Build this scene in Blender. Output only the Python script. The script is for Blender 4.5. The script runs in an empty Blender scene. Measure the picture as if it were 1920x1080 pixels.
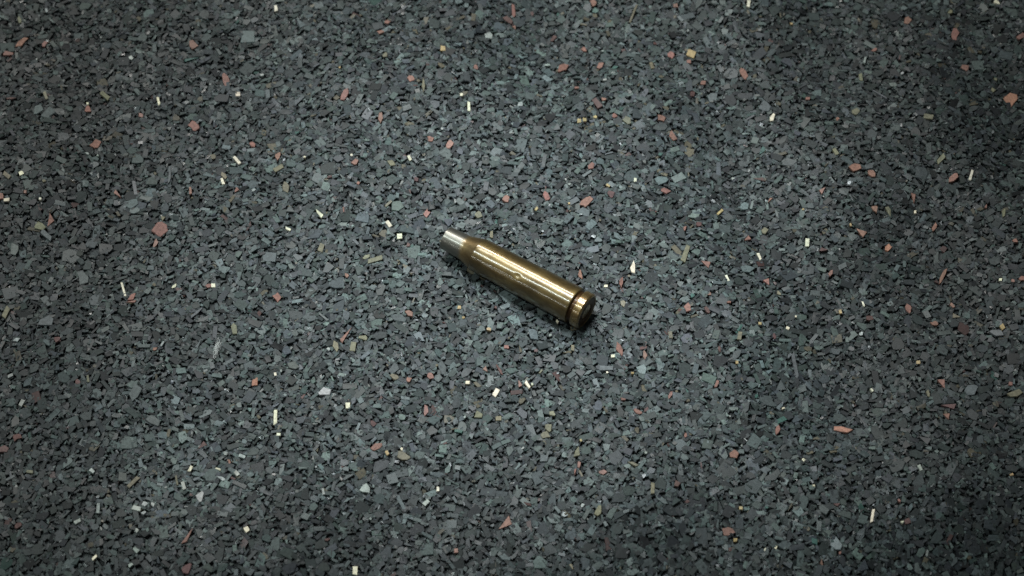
import bpy, math, random
import numpy as np
from mathutils import Vector, Matrix

S = bpy.context.scene
COL = S.collection
MM = 0.001
rng = np.random.default_rng(11)
random.seed(5)

# ------------------------------------------------------------------ camera
ELEV, LENS, DIST = math.radians(56), 85.0, 0.636
PW, PH = 1920, 1080
cam_d = bpy.data.cameras.new('camera')
cam = bpy.data.objects.new('camera', cam_d); COL.objects.link(cam)
CAM = Vector((0, -DIST * math.cos(ELEV), DIST * math.sin(ELEV)))
cam.location = CAM
cam.rotation_euler = (math.pi / 2 - ELEV, 0, 0)
cam_d.lens = LENS; cam_d.sensor_width = 36
cam_d.clip_start = 0.01; cam_d.clip_end = 50
cam_d.dof.use_dof = True
cam_d.dof.focus_distance = DIST - 0.004
cam_d.dof.aperture_fstop = 18
S.cycles.filter_width = 1.5
S.camera = cam
FWD = (-CAM).normalized(); RIGHT = Vector((1, 0, 0)); UP = RIGHT.cross(FWD)

def ground(px, py, z=0.0):
    """the point of the floor plane that stands at this place of the photograph"""
    x = (px - PW / 2) / PW * 36 / LENS; y = -(py - PH / 2) / PW * 36 / LENS
    d = FWD + x * RIGHT + y * UP
    return CAM + d * ((z - CAM.z) / d.z)

# ------------------------------------------------------------------ light
S.view_settings.view_transform = 'Standard'
S.view_settings.look = 'None'
S.view_settings.exposure = 0.0
S.view_settings.gamma = 1.0
w = bpy.data.worlds.new('World'); S.world = w; w.use_nodes = True
w.node_tree.nodes['Background'].inputs['Color'].default_value = (0.86, 0.95, 1.0, 1)
w.node_tree.nodes['Background'].inputs['Strength'].default_value = 0.045

# the axis of the cartridge case, from the photograph
AXZ = 4.92 * MM
MOUTH = ground(837, 446, AXZ); HEAD = ground(1101, 585, AXZ)
AX = (HEAD - MOUTH).normalized()

def tube_lamp(name, s, dist, along, width, length, power, colour, spread=180):
    """ceiling tube whose mirror image falls s radii off the axis of the case"""
    v = (CAM - (MOUTH + HEAD) / 2).normalized()
    q = (v - AX * v.dot(AX)).normalized()              # side of the case that faces the camera
    p = AX.cross(q); p = p if p.dot(UP) < 0 else -p    # down the picture
    n = p * s + q * math.sqrt(1 - s * s)
    l = (2 * n.dot(v) * n - v).normalized()
    l = (l + AX * along).normalized()
    d = bpy.data.lights.new(name, 'AREA'); o = bpy.data.objects.new(name, d); COL.objects.link(o)
    d.shape = 'RECTANGLE'; d.size = length; d.size_y = width
    d.energy = power; d.color = colour; d.spread = math.radians(spread)
    c = (MOUTH + HEAD) / 2
    o.location = c + l * dist
    z = l; x = (AX - z * AX.dot(z)).normalized(); y = z.cross(x)
    m = Matrix((x, y, z)).transposed()
    o.rotation_euler = m.to_euler()
    return o
tube_lamp('ceiling_tube', -0.47, 1.3, -.18, 0.026, 0.7, .95, (1.0, 0.98, 0.93), 70)
tube_lamp('ceiling_tube', -0.06, 1.3, -.18, 0.019, 0.7, .70, (0.88, 1.0, 0.98), 70)
tube_lamp('ceiling_tube', 0.27, 1.3, -.18, 0.006, 0.7, .11, (0.95, 1.0, 0.95), 70)
# soft spot added over the middle, no real lamp: makes the pool of light that fades towards the edges
sp = bpy.data.lights.new('added_pool_spot', 'SPOT'); spo = bpy.data.objects.new('added_pool_spot', sp); COL.objects.link(spo)
sp.energy = 21.5; sp.color = (.88, .97, 1); sp.shadow_soft_size = .09; sp.spot_size = math.radians(17.4); sp.spot_blend = 1
spo.location = (-.05, .15, .64)
spo.rotation_euler = (Vector((.001, .010, 0)) - spo.location).to_track_quat('-Z', 'Y').to_euler()

# ------------------------------------------------------------------ materials
def nodes(name):
    m = bpy.data.materials.new(name); m.use_nodes = True
    nt = m.node_tree
    return m, nt, nt.nodes['Principled BSDF'], nt.nodes.new, nt.links.new

def rubber_material():
    m, nt, b, N, L = nodes('rubber_chip')
    at = N('ShaderNodeAttribute'); at.attribute_name = 'chip_colour'
    g = N('ShaderNodeNewGeometry')
    n1 = N('ShaderNodeTexNoise'); n1.inputs['Scale'].default_value = 1600; n1.inputs['Detail'].default_value = 3
    L(g.outputs['Position'], n1.inputs['Vector'])
    r1 = N('ShaderNodeMapRange'); r1.inputs['From Min'].default_value = .3; r1.inputs['From Max'].default_value = .7
    r1.inputs['To Min'].default_value = .72; r1.inputs['To Max'].default_value = 1.28
    L(n1.outputs['Fac'], r1.inputs['Value'])
    mx = N('ShaderNodeVectorMath'); mx.operation = 'SCALE'
    L(at.outputs['Color'], mx.inputs[0]); L(r1.outputs['Result'], mx.inputs['Scale'])
    L(mx.outputs['Vector'], b.inputs['Base Color'])
    ag = N('ShaderNodeAttribute'); ag.attribute_name = 'chip_gloss'
    L(ag.outputs['Fac'], b.inputs['Roughness'])
    b.inputs['Specular IOR Level'].default_value = .5
    n2 = N('ShaderNodeTexNoise'); n2.inputs['Scale'].default_value = 3200; n2.inputs['Detail'].default_value = 2
    L(g.outputs['Position'], n2.inputs['Vector'])
    bp = N('ShaderNodeBump'); bp.inputs['Strength'].default_value = .10; bp.inputs['Distance'].default_value = .00008
    L(n2.outputs['Fac'], bp.inputs['Height']); L(bp.outputs['Normal'], b.inputs['Normal'])
    return m
M_CHIP = rubber_material()

def base_material():
    m, nt, b, N, L = nodes('rubber_floor')
    g = N('ShaderNodeNewGeometry')
    v = N('ShaderNodeTexVoronoi'); v.inputs['Scale'].default_value = 620
    L(g.outputs['Position'], v.inputs['Vector'])
    hs = N('ShaderNodeSeparateColor'); L(v.outputs['Color'], hs.inputs['Color'])
    cr = N('ShaderNodeValToRGB')
    cr.color_ramp.elements[0].color = (.022, .025, .026, 1); cr.color_ramp.elements[1].color = (.085, .095, .095, 1)
    L(hs.outputs[0], cr.inputs['Fac']); L(cr.outputs['Color'], b.inputs['Base Color'])
    b.inputs['Roughness'].default_value = .75
    bp = N('ShaderNodeBump'); bp.inputs['Distance'].default_value = .0006
    L(hs.outputs[1], bp.inputs['Height']); L(bp.outputs['Normal'], b.inputs['Normal'])
    return m
M_BASE = base_material()

def brass(name, c_dark, c_light, rough_lo, rough_hi, speck=.5, silver=None):
    m, nt, b, N, L = nodes(name)
    b.inputs['Metallic'].default_value = .8
    b.inputs['Coat Weight'].default_value = 1; b.inputs['Coat Roughness'].default_value = .17; b.inputs['Coat IOR'].default_value = 1.75
    tc = N('ShaderNodeTexCoord')
    mp = N('ShaderNodeMapping'); mp.inputs['Scale'].default_value = (.55, 1, 1)
    L(tc.outputs['Object'], mp.inputs['Vector'])
    n = N('ShaderNodeTexNoise'); n.inputs['Scale'].default_value = 420; n.inputs['Detail'].default_value = 8; n.inputs['Roughness'].default_value = .72
    L(mp.outputs['Vector'], n.inputs['Vector'])
    cr = N('ShaderNodeValToRGB')
    cr.color_ramp.elements[0].position = .33; cr.color_ramp.elements[0].color = (*c_dark, 1)
    cr.color_ramp.elements[1].position = .66; cr.color_ramp.elements[1].color = (*c_light, 1)
    L(n.outputs['Fac'], cr.inputs['Fac'])
    # broad patches of tarnish
    n3 = N('ShaderNodeTexNoise'); n3.inputs['Scale'].default_value = 110; n3.inputs['Detail'].default_value = 4
    L(tc.outputs['Object'], n3.inputs['Vector'])
    r3 = N('ShaderNodeMapRange'); r3.inputs['From Min'].default_value = .35; r3.inputs['From Max'].default_value = .65
    r3.inputs['To Min'].default_value = .62; r3.inputs['To Max'].default_value = 1.18
    L(n3.outputs['Fac'], r3.inputs['Value'])
    sc = N('ShaderNodeVectorMath'); sc.operation = 'SCALE'
    L(cr.outputs['Color'], sc.inputs[0]); L(r3.outputs['Result'], sc.inputs['Scale'])
    col = sc.outputs['Vector']
    if silver:
        sp = N('ShaderNodeSeparateXYZ'); L(tc.outputs['Object'], sp.inputs['Vector'])
        ad = N('ShaderNodeMath'); ad.operation = 'MULTIPLY_ADD'; ad.inputs[1].default_value = .0016; 
        L(n3.outputs['Fac'], ad.inputs[0]); L(sp.outputs['X'], ad.inputs[2])
        rr = N('ShaderNodeMapRange'); rr.interpolation_type = 'SMOOTHSTEP'
        rr.inputs['From Min'].default_value = silver[1]; rr.inputs['From Max'].default_value = silver[2]
        L(ad.outputs['Value'], rr.inputs['Value'])
        mx = N('ShaderNodeMix'); mx.data_type = 'RGBA'
        L(rr.outputs['Result'], mx.inputs['Factor']); L(col, mx.inputs['A'])
        mx.inputs['B'].default_value = (*silver[0], 1)
        col = mx.outputs['Result']
    L(col, b.inputs['Base Color'])
    # fine pitting breaks the gloss up
    n2 = N('ShaderNodeTexNoise'); n2.inputs['Scale'].default_value = 2600; n2.inputs['Detail'].default_value = 5; n2.inputs['Roughness'].default_value = .7
    L(mp.outputs['Vector'], n2.inputs['Vector'])
    rg = N('ShaderNodeMapRange'); rg.inputs['From Min'].default_value = .35; rg.inputs['From Max'].default_value = .68
    rg.inputs['To Min'].default_value = rough_lo; rg.inputs['To Max'].default_value = rough_hi
    L(n2.outputs['Fac'], rg.inputs['Value']); L(rg.outputs['Result'], b.inputs['Roughness'])
    bp = N('ShaderNodeBump'); bp.inputs['Strength'].default_value = speck; bp.inputs['Distance'].default_value = .00002
    L(n2.outputs['Fac'], bp.inputs['Height']); L(bp.outputs['Normal'], b.inputs['Normal'])
    return m
M_BODY = brass('tarnished_brass', (.118, .072, .021), (.265, .188, .068), .34, .52, .22)
M_NECK = brass('bare_neck_metal', (.175, .105, .042), (.32, .235, .11), .32, .46, .08, ((.205, .195, .165), .0160, .0178))
M_NECK.node_tree.nodes['Principled BSDF'].inputs['Coat Weight'].default_value = .4
M_RIM = brass('rubbed_brass', (.20, .115, .038), (.42, .285, .11), .22, .42, .7)
M_GROOVE = brass('shaded_brass', (.05, .024, .010), (.12, .06, .02), .35, .6)  # shade of the groove and dark reflection of the head, put into the colour
M_GROOVE.node_tree.nodes['Principled BSDF'].inputs['Coat Weight'].default_value = .15
M_PRIMER = brass('primer_brass', (.22, .12, .04), (.5, .32, .12), .2, .4)

# ------------------------------------------------------------------ helpers
def mesh_from_arrays(name, verts, tris, colours=None, gloss=None, smooth=False, mat=None):
    me = bpy.data.meshes.new(name)
    me.vertices.add(len(verts)); me.vertices.foreach_set('co', np.asarray(verts, np.float32).ravel())
    nt = len(tris)
    me.loops.add(nt * 3); me.loops.foreach_set('vertex_index', np.asarray(tris, np.int32).ravel())
    me.polygons.add(nt)
    me.polygons.foreach_set('loop_start', np.arange(0, nt * 3, 3, dtype=np.int32))
    me.update(calc_edges=True)
    if colours is not None:
        a = me.attributes.new('chip_colour', 'FLOAT_COLOR', 'POINT')
        c = np.ones((len(verts), 4), np.float32); c[:, :3] = colours
        a.data.foreach_set('color', c.ravel())
        a = me.attributes.new('chip_gloss', 'FLOAT', 'POINT')
        a.data.foreach_set('value', np.asarray(gloss, np.float32))
    me.polygons.foreach_set('use_smooth', np.full(nt, smooth))
    if mat: me.materials.append(mat)
    me.validate()
    return me

def add(name, me, parent=None, loc=(0, 0, 0)):
    o = bpy.data.objects.new(name, me); COL.objects.link(o)
    o.location = loc
    if parent: o.parent = parent
    return o

# ------------------------------------------------------------------ rubber chips
def undulation(x, y):
    """the slow swell of the mat, in metres; level where the case lies, falling off at the near edge"""
    z = (0.0012 * np.sin(x * 47 + y * 31 + 1.0) + 0.0010 * np.sin(x * 83 - y * 61 + 2.2)
         + 0.0006 * np.sin(y * 118 + x * 22 + .4) + .0005 * np.sin(x * 151 + y * 40))
    d = np.sqrt(x * x + y * y)
    t = np.clip((d - .024) / .05, 0, 1)
    z = z * t * t * (3 - 2 * t)
    e = np.maximum(0, -.062 + .10 * x - y)
    return z - np.minimum(e * e * 7.0, .02)

def slope(x, y, h=.0005):
    return np.stack([(undulation(x + h, y) - undulation(x - h, y)) / (2 * h),
                     (undulation(x, y + h) - undulation(x, y - h)) / (2 * h)], -1)

# uneven light painted into the chip colour, edges darker, middle and glinting spots paler: picture place, radius in mm, change
PAINTED_LIGHT = [(80, 330, 32, -.42), (370, 90, 28, -.36), (20, 60, 30, -.25), (1780, 160, 34, -.34), (1720, 420, 30, -.34), (1860, 930, 38, -.34), (1760, 700, 24, -.2),
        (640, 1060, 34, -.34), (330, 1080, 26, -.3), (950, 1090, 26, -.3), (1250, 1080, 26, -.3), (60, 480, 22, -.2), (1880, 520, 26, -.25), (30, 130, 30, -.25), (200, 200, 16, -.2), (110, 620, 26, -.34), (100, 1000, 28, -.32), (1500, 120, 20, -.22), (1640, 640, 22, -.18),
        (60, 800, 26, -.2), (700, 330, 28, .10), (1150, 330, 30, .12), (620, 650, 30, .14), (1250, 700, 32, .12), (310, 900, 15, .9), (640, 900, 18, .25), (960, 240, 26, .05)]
def wear_and_light(x, y):  # random wear tone, times the painted light
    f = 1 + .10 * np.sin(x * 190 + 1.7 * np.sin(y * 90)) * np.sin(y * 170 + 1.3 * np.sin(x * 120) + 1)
    for px, py, rad, a in PAINTED_LIGHT:
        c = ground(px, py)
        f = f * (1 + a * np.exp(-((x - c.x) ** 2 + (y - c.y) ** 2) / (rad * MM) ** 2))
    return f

def chip_arrays(cx, cy, A, B, ztop, tilt, thick, N, chamfer=True, sharp=None, bend=None):
    """n chips of N corners each; A, B half-axes on the floor plane (n,2); returns verts (n,k,3), faces"""
    n = len(cx)
    ang = (np.arange(N)[None, :] + rng.uniform(-.42, .42, (n, N))) * 2 * np.pi / N + (np.pi / 4 if N == 4 else rng.uniform(0, 6.28, (n, 1)))
    if N == 4: ang = (np.arange(4)[None, :] * np.pi / 2 + np.pi / 4) + rng.uniform(-.16, .16, (n, 4))
    r = rng.uniform(.74, 1.16, (n, N))
    if N == 4: r = rng.uniform(1.18, 1.42, (n, N))
    if N == 3: r = rng.uniform(1.05, 1.4, (n, N))
    if N >= 6: r = rng.uniform(.62 if N < 8 else .55, 1.25, (n, N))
    u = r * np.cos(ang); v = r * np.sin(ang)
    if bend is not None: v = v + bend[:, None] * (u * u - .5)
    def ring(scale, z, jz=0):
        X = A[:, None, 0] * u * scale + B[:, None, 0] * v * scale
        Y = A[:, None, 1] * u * scale + B[:, None, 1] * v * scale
        Z = z[:, None] + tilt[:, None, 0] * X + tilt[:, None, 1] * Y
        if jz: Z = Z + rng.normal(0, jz, Z.shape)
        return np.stack([X, Y, Z], 2)
    rings = []
    zz = np.zeros(n)
    cen = np.stack([zz, zz, np.abs(rng.normal(0, .00002, n))], 1)[:, None, :]
    bv = np.minimum(thick * .3, .00013)
    if chamfer:
        rings = [ring(.93, zz, .00002), ring(1.0, zz - bv), ring(.96, zz - thick)]
    else:
        rings = [ring(.92, zz), ring(1.0, zz - thick)]
    V = np.concatenate([cen] + rings, 1)
    V[:, :, 0] += cx[:, None]; V[:, :, 1] += cy[:, None]; V[:, :, 2] += ztop[:, None]
    F = []
    for i in range(N):
        j = (i + 1) % N
        F.append((0, 1 + i, 1 + j))
        for k in range(len(rings) - 1):
            a = 1 + k * N
            F.append((a + i, a + N + i, a + N + j)); F.append((a + i, a + N + j, a + j))
    return V, np.array(F, np.int32)

GREYS = np.array([(.070, .080, .080), (.060, .072, .071), (.078, .092, .088), (.055, .060, .066), (.085, .094, .094),
                  (.050, .052, .054), (.066, .082, .076), (.074, .078, .086), (.046, .050, .052), (.100, .112, .108), (.125, .145, .138), (.040, .042, .046)])
def grey(n, big=False):
    c = GREYS[rng.integers(0, len(GREYS), n)] * np.array((.75, .85, .855)) * np.clip(rng.lognormal(-.02, .54, (n, 1)), .3, 1.75) * rng.uniform(.95, 1.05, (n, 3))
    odd = rng.random(n)
    tint = lambda sel, col: c.__setitem__(sel, np.array(col) * rng.uniform(.6, 1.15, (sel.sum(), 1)))
    tint(odd < .004, (.11, .06, .055)); tint((odd > .008) & (odd < .02), (.14, .125, .085))
    tint((odd > .02) & (odd < .021), (.05, .12, .10)); tint((odd > .026) & (odd < .045) & ~np.array(big), (.20, .21, .20))
    return c
def gloss_of(n, big=False):
    g = rng.uniform(.42, .72, n); s = (rng.random(n) < .10) & ~np.array(big); g[s] = rng.uniform(.24, .36, s.sum())
    return g

X0, X1, Y0, Y1 = -.172, .172, -.108, .130       # floor that carries chips one by one

# the marked chips: picture place, length, width, turn, kind
MARKED = """
R 40 79 29 9 -40;R 14 100 28 8 5;R 84 81 14 9 -40;R 362 85 17 16 0;R 422 149 20 13 90;R 165 203 14 13 20;C 164 194 5 5 0;C 297 189 17 5 78;C 446 176 10 9 0
R 264 216 9 8 30;R 364 237 22 17 30;R 180 269 28 17 -45;D 21 184 18 4 0;T 196 179 24 9 40;T 36 37 14 7 80;W 87 19 8 8 0;W 189 70 4 4 0;W 69 111 4 4 0;W 246 109 9 9 0
B 70 204 22 18 -40;G 360 110 22 12 -20;R 473 269 12 14 0;T 85 178 18 7 70;C 517 15 12 7 80;R 727 41 11 8 0;R 714 59 13 9 -10;R 646 176 22 18 -50;R 713 219 19 10 95
R 770 146 13 11 0;R 892 125 13 9 80;R 807 260 14 12 0;R 842 270 16 14 0;D 953 36 22 12 30;R 963 20 22 10 80;C 879 199 19 6 87;Y 637 126 4 4 0;W 917 66 18 15 10;C 865 177 6 6 0
Y 830 90 11 12 0;W 544 95 5 5 0;W 491 140 8 4 0;W 829 241 5 5 0;B 562 188 20 14 -20;B 762 202 20 9 -15;B 560 42 20 14 20;T 722 102 11 10 0;T 794 159 26 6 88
R 1113 5 16 12 80;R 1267 10 10 8 0;C 1404 6 14 7 95;D 1037 72 14 8 -50;R 1095 92 11 9 40;R 1058 126 25 14 -40;R 1125 124 16 13 -40;R 1259 103 16 14 0;Y 1296 100 18 14 20;R 1292 115 9 8 0
T 1222 122 18 8 70;R 1394 137 22 12 65;R 1320 155 14 10 -30;R 1082 164 9 7 0;R 1132 185 9 8 0;R 1152 216 12 10 0;R 1240 220 14 13 0;R 1262 255 20 15 50;Y 1086 226 9 9 0;Y 1096 224 8 8 0;Y 1116 219 7 6 0
W 1026 122 12 4 0;W 1134 149 9 5 0;W 1130 95 7 4 0;W 1290 57 5 5 0;W 976 195 14 10 0;B 1044 239 16 14 0;T 1187 25 40 5 -68;R 965 51 8 6 30;T 1175 224 16 14 50
R 1700 38 20 14 -20;R 1790 63 22 15 75;R 1914 68 18 13 -25;R 1809 125 20 12 10;P 1897 186 30 22 -35;R 1515 184 10 6 0;R 1640 93 12 7 -20;C 1448 220 16 10 -60;C 1869 3 14 7 35;W 1622 112 14 5 -75
W 1692 137 8 6 20;T 1782 22 10 10 0;R 1571 222 8 7 0;Y 1484 44 6 4 0;T 1605 209 16 12 0;T 1741 218 20 12 10;T 1614 144 16 7 80;T 1862 168 10 8 0;B 1648 175 42 3 36;T 1867 148 7 6 0
C 39 324 11 10 -30;T 12 328 18 8 40;R 2 368 12 12 0;C 12 374 13 7 -5;R 95 410 26 11 -55;T 75 424 18 14 0;R 220 364 14 8 55;R 357 358 20 8 85;R 300 430 30 22 -50;R 292 454 16 9 -70
C 444 300 20 7 50;C 417 340 14 6 70;T 420 329 16 9 60;R 443 356 14 9 90;C 75 372 5 5 0;C 231 541 34 5 74;C 326 537 12 6 -55;C 400 535 9 9 0;R 390 535 12 7 0;W 184 329 12 5 85;W 164 287 9 5 30
W 183 291 5 4 0;B 282 502 14 11 0;W 476 356 12 5 -40;R 47 359 6 6 0;T 82 338 8 6 0;B 318 327 38 6 95;B 253 352 34 8 80;T 305 409 10 9 0;B 28 469 24 16 70;B 155 522 28 20 60;B 86 440 28 10 40
R 521 292 20 10 -75;T 522 315 22 11 -25;R 666 303 14 12 0;C 768 296 13 6 60;T 536 349 24 13 80;C 600 401 20 7 50;R 800 401 18 11 -75;C 729 419 15 9 55;C 749 442 11 11 -90;R 949 372 16 12 60;R 650 516 9 7 60
T 602 464 18 11 -70;T 897 402 16 15 0;T 922 439 16 7 90;D 766 459 10 9 0;R 672 343 8 6 40;D 780 336 9 8 0;T 729 381 20 5 -40;T 704 486 34 10 -15;B 558 481 18 14 0;T 687 481 16 8 -15;C 571 294 5 4 0;C 659 290 5 4 0
C 540 429 12 5 20;R 644 392 12 4 90;B 911 349 22 10 100;T 734 305 14 11 30;R 1109 310 18 11 -35;R 1024 366 21 13 70;R 1099 379 24 18 -20;R 1248 356 17 12 30;C 1191 337 8 6 90;W 1061 336 5 5 0;W 1068 345 5 5 0
W 1374 334 6 5 0;W 1404 320 5 5 0;G 1238 289 10 7 0;R 1402 447 12 10 -30;R 1322 494 20 15 -85;C 1187 500 24 9 85;C 1364 521 14 5 65;C 1424 480 16 5 65;R 1089 515 18 8 80;R 1165 530 20 7 90;R 1437 529 12 13 0
D 1311 420 12 9 0;R 1284 428 10 6 -60;Y 1350 397 18 5 -45;Y 1006 391 9 5 -50;Y 1140 347 9 5 30;Y 1067 381 5 4 0;B 1077 376 22 11 -25;D 1146 364 16 14 0;D 1422 337 20 8 0;T 1434 432 12 12 0;C 1136 536 8 6 0
G 1429 282 18 9 -50;T 1285 475 38 11 -72;B 1019 302 28 10 -80;R 1605 313 21 12 5;R 1634 324 16 13 50;R 1787 332 22 13 -35;C 1821 328 22 6 -72;R 1714 370 19 8 75;R 1640 391 13 10 20;R 1542 354 15 10 80
R 1612 436 23 15 10;R 1752 426 17 9 -70;C 1514 454 18 9 95;P 1666 465 15 11 -50;D 1544 470 15 11 -50;R 1768 517 28 6 -65;C 1716 397 6 5 90;R 1850 386 8 6 0;C 1876 524 7 6 0;R 1899 526 10 6 40;R 1916 522 12 10 0
R 1559 511 12 8 -60;R 1904 451 12 8 20;R 1444 375 10 8 0;T 1765 297 22 9 -45;T 1666 395 18 8 60;T 1567 284 16 8 60;B 1580 499 18 11 -25;Y 1595 421 6 4 70;Y 1506 392 5 4 0;T 1882 400 18 8 95
R 246 557 21 9 -42;R 247 564 18 6 5;T 11 585 28 10 -65;D 106 636 14 11 0;R 290 654 13 5 -20;W 304 644 14 4 -60;B 197 617 20 10 -25;B 370 585 33 8 -42;B 269 648 28 8 0;T 439 617 26 14 95;P 478 716 20 13 -75
W 433 772 5 5 0;B 253 738 34 18 -65;B 397 685 16 10 70;D 145 716 12 10 0;W 41 754 16 9 -60;W 32 636 16 8 -20;T 165 710 16 5 85;B 341 779 24 9 75;B 290 790 28 18 15;B 86 602 28 24 0;W 19 704 12 6 -20
R 520 557 16 15 40;R 651 626 29 20 -80;R 767 587 17 11 30;T 629 649 24 12 82;T 662 649 24 11 -82;T 680 632 18 13 20;R 806 705 15 14 0;R 766 712 12 11 0;T 740 706 19 14 25;B 822 709 20 15 -60;C 877 717 9 7 0
C 930 736 17 10 -60;C 652 760 14 10 85;C 516 782 33 8 91;R 799 769 23 10 88;R 911 691 13 9 30;R 950 650 10 8 0;D 699 794 12 10 0;C 516 701 9 5 80;W 527 695 6 4 90;B 550 684 23 15 0;W 607 734 28 18 15
Y 861 576 8 7 0;Y 869 595 6 5 0;Y 916 617 10 6 0;W 616 654 6 6 0;T 896 777 16 14 0;B 607 594 28 4 40;B 648 591 20 14 90;D 935 690 24 5 60;W 872 782 5 5 0;T 935 784 12 10 0
R 1162 654 25 12 60;R 1209 664 20 8 70;R 1289 575 18 14 60;D 1326 581 14 8 60;R 1330 551 8 6 -40;C 989 721 16 6 55;R 976 717 16 9 -60;C 998 720 5 5 0;T 1014 696 11 4 -50;C 1149 667 8 7 0;R 1169 748 13 6 15
R 1195 770 18 10 45;D 1212 767 14 9 -30;R 1257 740 20 6 -60;R 1344 719 18 6 -70;D 1349 654 16 8 90;T 1387 629 18 9 100;Y 1382 679 7 6 0;Y 1425 606 7 6 0;W 1032 628 5 5 0;G 1298 554 9 8 0;T 1074 651 14 7 90
T 1036 776 16 11 20;T 1029 801 16 14 -70;B 1215 594 20 15 -40;C 1045 602 8 4 50;D 1005 657 8 7 0;C 1139 698 5 4 0;Y 1186 699 6 4 0;W 1369 780 4 4 0;R 1367 566 9 5 0;T 1169 569 18 10 90;B 1137 689 28 11 0
B 1126 617 16 8 50;T 1257 627 16 9 80;R 1704 579 18 12 60;R 1752 606 14 12 0;D 1631 596 12 10 0;R 1765 720 20 17 20;D 1779 762 21 18 0;R 1775 780 14 11 0;P 1580 804 29 13 8;R 1457 805 18 10 -80;T 1794 591 14 12 0
R 1785 571 12 6 50;D 1452 630 12 9 60;C 1619 569 11 4 60;C 1477 615 8 6 20;Y 1880 612 12 8 60;Y 1722 679 9 7 0;C 1635 731 9 4 50;Y 1576 584 9 6 70;C 1469 765 7 4 -30;R 1895 719 8 7 0;B 1491 687 52 8 78
B 1870 624 30 12 25;W 1614 625 9 8 0;T 1902 737 28 14 0;B 1820 731 24 20 0;T 1740 737 16 8 80;T 1460 549 12 8 20;C 1492 593 4 4 0;R 352 1002 31 16 -50;D 35 984 18 8 -30;C 177 1045 14 6 -40;C 357 878 14 6 -60
C 462 992 13 11 60;D 350 1065 22 16 0;D 32 819 22 12 -20;D 5 842 20 16 0;R 430 865 10 6 60;T 251 902 33 9 -45;W 375 930 22 20 -30;W 256 952 20 9 12;W 272 945 12 11 0;W 286 946 10 7 80;W 269 961 10 8 -40;W 145 977 15 7 -25
W 184 952 20 8 95;W 254 1030 16 13 40;W 415 897 20 8 35;B 450 909 34 9 25;W 344 910 18 8 75;T 331 900 22 4 80;W 444 887 14 9 50;W 422 850 12 8 10;W 454 855 14 8 20;W 257 994 9 8 0;W 245 1059 11 6 -35;T 56 884 16 6 10
C 409 879 12 4 20;B 230 894 18 18 0;W 172 882 12 8 40;R 706 837 26 12 -20;T 757 856 25 15 20;Y 726 849 11 6 60;C 753 841 7 5 90;C 821 917 11 6 90;R 947 982 25 18 -55;C 666 1070 19 10 95;R 855 1032 10 9 0;D 615 1011 14 5 -25
W 606 921 16 5 80;W 686 915 25 18 -40;B 645 866 18 14 -30;B 652 894 24 8 -35;W 694 972 6 5 0;W 799 942 16 9 -40;G 860 808 17 6 8;C 522 814 9 6 0;W 592 875 5 5 0;R 1377 851 16 15 0;T 1079 845 19 16 95
R 1086 871 14 7 90;R 1078 885 14 5 -60;R 1131 885 14 13 0;R 1366 995 22 17 10;T 1224 916 24 8 92;D 1269 906 13 11 0;Y 1389 952 8 7 0;Y 1379 1012 8 7 0;C 1122 1052 7 6 -60;C 1436 1034 14 8 50;R 1286 816 11 6 90
Y 1089 825 6 4 60;W 1211 848 6 5 0;W 980 840 5 5 0;W 1391 835 5 4 90;W 1092 947 10 8 0;B 1100 962 24 9 -55;T 1122 957 20 12 -50;T 1070 1062 14 10 0;T 1187 866 18 15 30;B 1020 859 17 15 0;D 1315 872 12 3 80;T 1024 815 16 13 0
W 1059 964 12 9 0;C 1636 967 27 6 100;C 1507 862 8 6 50;C 1455 1024 11 5 -70;R 1541 1054 12 8 90;R 1576 1036 9 5 -60;D 1701 977 12 10 0;C 1692 978 6 4 0;G 1527 1015 16 10 15;D 1571 946 16 5 5;R 1686 938 6 6 0
Y 1897 889 9 6 -20;W 1725 876 14 7 60;C 1526 910 5 4 0;B 1544 955 25 14 25;T 1911 1075 14 9 0;W 1737 1040 20 6 -75
"""
KIND = {'R': ('red_chip', (.31, .165, .13)), 'P': ('red_chip', (.46, .23, .16)), 'D': ('red_chip', (.15, .085, .078)),
        'C': ('cream_chip', (.92, .86, .66)), 'Y': ('yellow_chip', (.50, .38, .19)), 'W': ('pale_chip', (.36, .39, .37)),  # pale chips also stand in for glints at lower left, painted as colour
        'T': ('tan_chip', (.225, .215, .145)), 'B': ('rubber_chip', (.135, .15, .15)), 'G': ('green_chip', (.065, .15, .13))}

floor_v = [(-.6, -.6), (.6, -.6), (.6, .6), (-.6, .6)]

def build_floor():
    # base sheet, finely gridded so that it follows the swell of the mat
    nx, ny = 120, 120
    gx = np.linspace(-.6, .6, nx); gy = np.linspace(-.6, .6, ny)
    GX, GY = np.meshgrid(gx, gy)
    GZ = undulation(GX, GY) - .0010
    V = np.stack([GX.ravel(), GY.ravel(), GZ.ravel()], 1)
    i = np.arange(nx * ny).reshape(ny, nx)
    a, b, c, d = i[:-1, :-1].ravel(), i[:-1, 1:].ravel(), i[1:, 1:].ravel(), i[1:, :-1].ravel()
    T = np.concatenate([np.stack([a, b, c], 1), np.stack([a, c, d], 1)])
    me = mesh_from_arrays('rubber_floor', V, T, smooth=True, mat=M_BASE)
    o = add('rubber_floor', me)
    o['kind'] = 'structure'
    o['label'] = 'dark grey floor of bonded rubber chips flecked with red and cream'
    return o
FLOOR = build_floor()

occ = {}                                     # where marked and large chips already lie
CELL = .0030
def near(x, y, r):
    i, j = int(x // CELL), int(y // CELL)
    for a in (i - 1, i, i + 1):
        for b in (j - 1, j, j + 1):
            for (px, py, pr) in occ.get((a, b), ()):
                if (px - x) ** 2 + (py - y) ** 2 < (pr + r) ** 2: return True
    return False
def take(x, y, r): occ.setdefault((int(x // CELL), int(y // CELL)), []).append((x, y, r))

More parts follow.
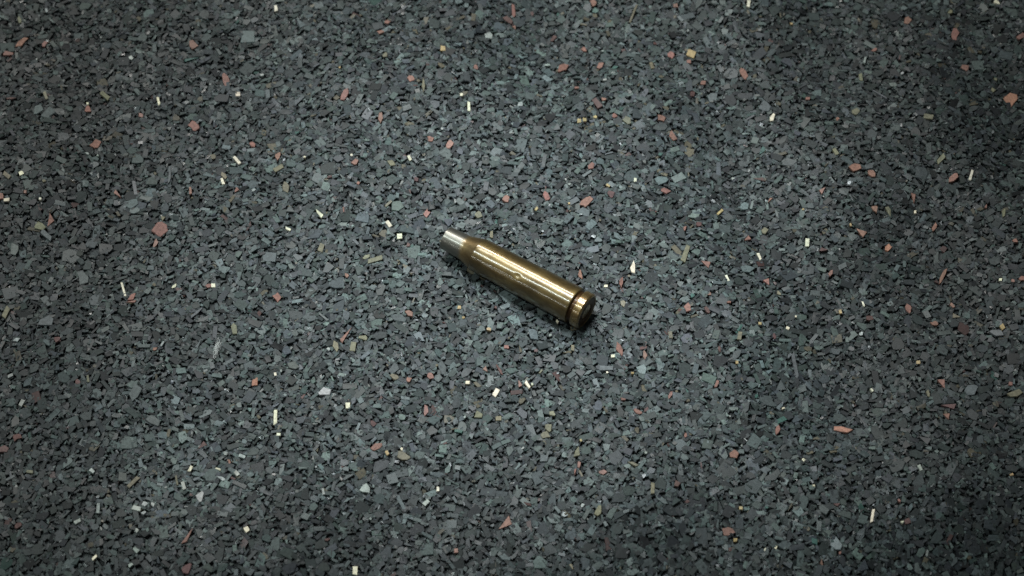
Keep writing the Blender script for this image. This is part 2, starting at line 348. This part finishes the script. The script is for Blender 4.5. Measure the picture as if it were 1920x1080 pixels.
def single_chip(name, x, y, A, B, zt, tilt, thick, N, col, gl, bend=0., tiers=True):
    V, F = chip_arrays(np.zeros(1), np.zeros(1), np.array([A]), np.array([B]), np.zeros(1), np.array([tilt]), np.array([thick]), N, True, None, np.array([bend]))
    me = mesh_from_arrays(name, V[0], F, np.tile(col, (len(V[0]), 1)), np.full(len(V[0]), gl), mat=M_CHIP)
    return add(name, me, FLOOR, (x, y, zt))

def place_marked():
    for rec in MARKED.replace('\n', ';').split(';'):
        if not rec.strip(): continue
        k, px, py, l, wd, an = rec.split()
        px, py, l, wd, an = map(float, (px, py, l, wd, an))
        name, base = KIND[k]
        t = math.radians(an)
        c = ground(px, py)
        zt = float(undulation(c.x, c.y)) + .00030 + abs(random.gauss(0, .00007))
        c = ground(px, py, zt)
        A = ground(px + l / 2 * math.cos(t), py + l / 2 * math.sin(t), zt) - c
        B = ground(px - wd / 2 * math.sin(t), py + wd / 2 * math.cos(t), zt) - c
        asp = l / wd
        if k in 'CWY' or asp > 1.9: N = 4 if random.random() < .8 else 5
        else: N = random.choice((3, 4, 5, 5, 6, 7))
        if k == 'W' and asp < 1.5: N = random.choice((5, 6))
        col = np.array(base) * random.uniform(.85, 1.15) * np.array([random.uniform(.95, 1.05) for _ in range(3)])
        if k in 'RDP' and l > 10: N = random.choice((3, 5, 6, 7, 8, 8))
        f = .98 if N == 4 else 1.08
        if N == 4: f = .92
        single_chip(name, c.x, c.y, (A.x * f, A.y * f), (B.x * f, B.y * f), zt,
                    tuple(slope(c.x, c.y) + rng.normal(0, .05, 2)), .0009, N, col,
                    random.uniform(.3, .45) if k == 'W' else random.uniform(.5, .75),
                    random.choice((-1, 1)) * random.uniform(.0, .5) if asp > 2.2 else 0.)
        take(c.x, c.y, max(.0004, .5 * math.sqrt(A.length * B.length) * 1.5))
place_marked()

def place_grey():
    # large flat chips, thrown so that they hardly overlap
    large = []
    for s_lo, s_hi, tries in ((.0036, .0050, 1500), (.0027, .0037, 14000), (.0019, .0028, 50000), (.0013, .0019, 60000)):
        xs = rng.uniform(X0, X1, tries); ys = rng.uniform(Y0, Y1, tries); ls = rng.uniform(s_lo, s_hi, tries)
        asp = np.clip(rng.lognormal(.60, .42, tries), 1, 4.6)
        for x, y, l, a in zip(xs, ys, ls, asp):
            r = .5 * l / math.sqrt(a) * .74
            if near(x, y, r): continue
            take(x, y, r); large.append((x, y, l, l / a))
    large = np.array(large)
    # the grey chips that show largest are parts of their own
    vis = (np.abs(large[:, 0]) < .115) & (large[:, 1] > -.085) & (large[:, 1] < .098)
    order = np.argsort(-(large[:, 2] * large[:, 3]) * vis)
    top = order[:235]; rest = np.setdiff1d(np.arange(len(large)), top)
    th = rng.uniform(0, 6.283, len(large))
    for i in top:
        x, y, l, wd = large[i]
        c, s = math.cos(th[i]), math.sin(th[i])
        N = 4 if l / wd > 2 else int(rng.integers(4, 8))
        f = .90 if N == 4 else 1.0
        single_chip('rubber_chip', x, y, (c * l / 2 * f, s * l / 2 * f), (-s * wd / 2 * f, c * wd / 2 * f),
                    float(undulation(x, y)) + random.gauss(.00005, .00006), rng.normal(0, .09, 2) + slope(x, y), .0009, N,
                    grey(1, True)[0] * float(wear_and_light(x, y)) * 1.08, gloss_of(1, True)[0], random.uniform(-.4, .4) if l / wd > 2.2 else 0.)
    sets = []
    L = large[rest]
    sets.append((L[:, 0], L[:, 1], L[:, 2], L[:, 3], th[rest], rng.normal(0, .00007, len(L)), rng.normal(0, .09, (len(L), 2)), .0008, True, 1.05))
    n = 48000
    l = rng.uniform(.0010, .0024, n); a = np.clip(rng.lognormal(.58, .42, n), 1, 4.5)
    sets.append((rng.uniform(X0, X1, n), rng.uniform(Y0, Y1, n), l, l / a, rng.uniform(0, 6.28, n),
                 rng.normal(-.00007, .00009, n), rng.normal(0, .15, (n, 2)), .0007, True, 1.0))
    n = 44000
    l = rng.uniform(.0005, .0013, n); a = np.clip(rng.lognormal(.4, .4, n), 1, 4)
    sets.append((rng.uniform(X0, X1, n), rng.uniform(Y0, Y1, n), l, l / a, rng.uniform(0, 6.28, n),
                 rng.normal(-.00007, .00010, n), rng.normal(0, .24, (n, 2)), .0005, False, 1.0))
    # beyond the picture: plainer chips on to the edge of what a step aside would show
    n = 62000
    rx = rng.uniform(-.31, .31, n); ry = rng.uniform(-.26, .30, n)
    k = (rx < X0 - .001) | (rx > X1 + .001) | (ry < Y0 - .001) | (ry > Y1 + .001)
    rx, ry = rx[k], ry[k]; n = len(rx)
    l = rng.uniform(.0018, .0042, n); a = np.clip(rng.lognormal(.5, .4, n), 1, 4)
    sets.append((rx, ry, l, l / a, rng.uniform(0, 6.28, n), rng.normal(-.0001, .00014, n), rng.normal(0, .14, (n, 2)), .0008, False, 1.1))
    VV, FF, CC, GG, base = [], [], [], [], 0
    for (x, y, l, wd, t, z, tilt, thick, ch, f) in sets:
        n = len(x); z = z + undulation(x, y); tilt = tilt + slope(x, y)
        Ns = np.where(l / wd > 1.8, 4, rng.integers(4, 8, n)); Ns[(rng.random(n) < .10)] = 3
        col = grey(n, l > .0016) * wear_and_light(x, y)[:, None]; gl = gloss_of(n, l > .0016)
        for N in (3, 4, 5, 6, 7):
            k = np.where(Ns == N)[0]
            if not len(k): continue
            ff = f * (.92 if N == 4 else .9 if N == 3 else 1.03)
            A = np.stack([np.cos(t[k]), np.sin(t[k])], 1) * (l[k] / 2 * ff)[:, None]
            B = np.stack([-np.sin(t[k]), np.cos(t[k])], 1) * (wd[k] / 2 * ff)[:, None]
            bend = np.where(l[k] / wd[k] > 2.1, rng.normal(0, .3, len(k)), 0)
            V, F = chip_arrays(x[k], y[k], A, B, z[k], tilt[k], np.full(len(k), thick), N, ch, None, bend)
            m = V.shape[1]
            FF.append((F[None] + (np.arange(len(k)) * m)[:, None, None] + base).reshape(-1, 3))
            VV.append(V.reshape(-1, 3)); base += V.shape[0] * m
            CC.append(np.repeat(col[k], m, 0)); GG.append(np.repeat(gl[k], m))
    V = np.concatenate(VV); F = np.concatenate(FF)
    print('CHIPS', len(large), 'tris', len(F))
    me = mesh_from_arrays('rubber_granules', V, F, np.concatenate(CC), np.concatenate(GG), mat=M_CHIP)
    o = add('rubber_granules', me, FLOOR); o['kind'] = 'stuff'
place_grey()

# ------------------------------------------------------------------ the cartridge case
LEN = (HEAD - MOUTH).length
mid = (HEAD + MOUTH) / 2
case = bpy.data.objects.new('cartridge_case', None); COL.objects.link(case)
case.empty_display_size = .01
case.location = (mid.x, mid.y, 0)
to_mouth = -AX
case.rotation_euler = (0, 0, math.atan2(to_mouth.y, to_mouth.x))
case['label'] = 'spent bottlenecked brass cartridge case lying on the rubber floor'
case['category'] = 'cartridge case'
HX = -LEN / 2                                    # x of the head in the frame of the case

def lathe(name, prof, mat, seg=96, crisp=34, dents=(), bevel_close=None, jitter=0):
    """prof: (distance from the head in mm, radius in mm), first to last"""
    prof = np.array(prof, float) * MM
    prof[:, 0] *= LMM / 44.8
    ph = np.arange(seg) * 2 * np.pi / seg
    V = []
    for (x, r) in prof:
        V.append(np.stack([np.full(seg, HX + x), r * np.cos(ph), AXZ + r * np.sin(ph)], 1))
    V = np.array(V)
    for (dx, dphi, sx, sp, depth) in dents:
        for i, (x, r) in enumerate(prof):
            dd = (ph - dphi + np.pi) % (2 * np.pi) - np.pi
            e = np.exp(-((x - dx * MM) / (sx * MM)) ** 2 - (dd * r / (sp * MM)) ** 2) * depth * MM
            V[i, :, 1] -= e * np.cos(ph); V[i, :, 2] -= e * np.sin(ph)
    n = len(prof); V = V.reshape(-1, 3)
    F = []
    for i in range(n - 1):
        for j in range(seg):
            k = (j + 1) % seg
            a, b, c, d = i * seg + j, i * seg + k, (i + 1) * seg + k, (i + 1) * seg + j
            F += [(a, b, c), (a, c, d)]
    F = np.array(F)[:, ::-1]
    me = mesh_from_arrays(name, V, F, smooth=True, mat=mat)
    # crisp where the outline turns sharply
    me.set_sharp_from_angle(angle=math.radians(crisp))
    return add(name, me, case)

inv = Matrix.Rotation(-case.rotation_euler.z, 3, 'Z')
v_c = inv @ ((CAM - mid).normalized())
PHI_CAM = math.atan2(v_c.z, v_c.y)               # the side of the case that faces the camera
LMM = LEN / MM
def seg_prof(x0, r0, x1, r1, n): return [(x0 + (x1 - x0) * i / n, r0 + (r1 - r0) * i / n) for i in range(n + 1)]

sgn = 1 if math.cos(PHI_CAM) < 0 else -1
body_prof = [(3.75, 4.42), (3.86, 4.88)] + seg_prof(4.05, 4.96, 33.2, 4.61, 110) + [(33.7, 4.60), (34.2, 4.59), (34.45, 4.565), (34.6, 4.53)]
lathe('body', body_prof, M_BODY, 144, dents=[(19.8, PHI_CAM + sgn * .03, .8, .6, .13), (24.5, PHI_CAM + sgn * .30, 5., .35, .03), (12, PHI_CAM - .2, 2.5, 1.2, .03), (29, PHI_CAM + .1, 2.2, 1.5, .03)])
lathe('shoulder', [(34.6, 4.53), (34.75, 4.485), (35.0, 4.415), (35.3, 4.33)] + seg_prof(35.5, 4.27, 38.3, 3.46, 8) + [(38.6, 3.42), (38.9, 3.39), (39.2, 3.38)], M_NECK)
ML = 44.8
lathe('neck', [(39.2, 3.38)] + seg_prof(39.5, 3.375, ML - .15, 3.19, 18) + [(ML - .04, 3.17), (ML, 3.08), (ML, 2.80), (ML - .1, 2.72), (ML - 6, 2.8), (ML - 8, 3.0), (34, 4.0), (30, 4.1), (30, .01)], M_NECK,
      dents=[(ML - .5, PHI_CAM + 1.9, 1.5, 1.2, .12)])
lathe('extractor_groove', [(2.6, 4.30), (2.66, 4.22), (3.45, 4.22), (3.75, 4.42)], M_GROOVE)
lathe('rim', [(0.30, 4.15), (0.06, 4.22), (0.0, 4.35), (.0, 4.50), (.06, 4.62), (.36, 4.90), (.46, 4.96), (2.32, 4.96), (2.46, 4.92), (2.56, 4.66), (2.6, 4.30)], M_RIM, crisp=12)
lathe('head_face', [(.45, 2.20), (.16, 2.28), (.10, 2.40), (.10, 4.05), (.30, 4.15)], M_GROOVE)
lathe('primer', [(.22, .01), (.22, 1.0), (.21, 1.75), (.26, 2.02), (.45, 2.14), (.5, 2.20)], M_PRIMER)

# ------------------------------------------------------------------ a tuft of lint on the floor
def lint():
    c = ground(407, 658); z0 = float(undulation(c.x, c.y)) + .0004
    e1 = ground(411, 642, z0) - ground(403, 674, z0)
    V, F = [], []
    def strand(pts, r):
        b = len(V)
        for i, p in enumerate(pts):
            t = (pts[min(i + 1, len(pts) - 1)] - pts[max(i - 1, 0)]).normalized()
            s = t.cross(Vector((0, 0, 1))).normalized(); q = s.cross(t)
            for k in range(4):
                a = k * math.pi / 2
                V.append(p + (s * math.cos(a) + q * math.sin(a)) * r)
        for i in range(len(pts) - 1):
            for k in range(4):
                j = (k + 1) % 4
                F.append((b + i * 4 + k, b + i * 4 + j, b + i * 4 + 4 + j)); F.append((b + i * 4 + k, b + i * 4 + 4 + j, b + i * 4 + 4 + k))
    for s in range(46):
        o = Vector((random.gauss(0, .00028), random.gauss(0, .00028), random.uniform(0, .0005)))
        ph, fr, am = random.uniform(0, 6), random.uniform(6, 16), random.uniform(.0001, .0005)
        a0 = random.uniform(-.6, .1); a1 = random.uniform(.1, .6)
        side = Vector((-e1.y, e1.x, 0)).normalized()
        pts = []
        for i in range(15):
            t = a0 + (a1 - a0) * i / 14
            pts.append(o + e1 * t + side * (am * math.sin(fr * t + ph)) + Vector((0, 0, .0002 * math.sin(fr * 1.3 * t + ph))))
        strand(pts, .000032)
    m, nt, b, N, L = nodes('lint'); b.inputs['Base Color'].default_value = (.75, .77, .75, 1); b.inputs['Roughness'].default_value = .8
    o = add('lint_tuft', mesh_from_arrays('lint_tuft', [tuple(v) for v in V], F, mat=m), None, (c.x, c.y, z0))
    o['label'] = 'small tuft of pale grey lint caught on the rubber floor'
    o['category'] = 'lint'
lint()
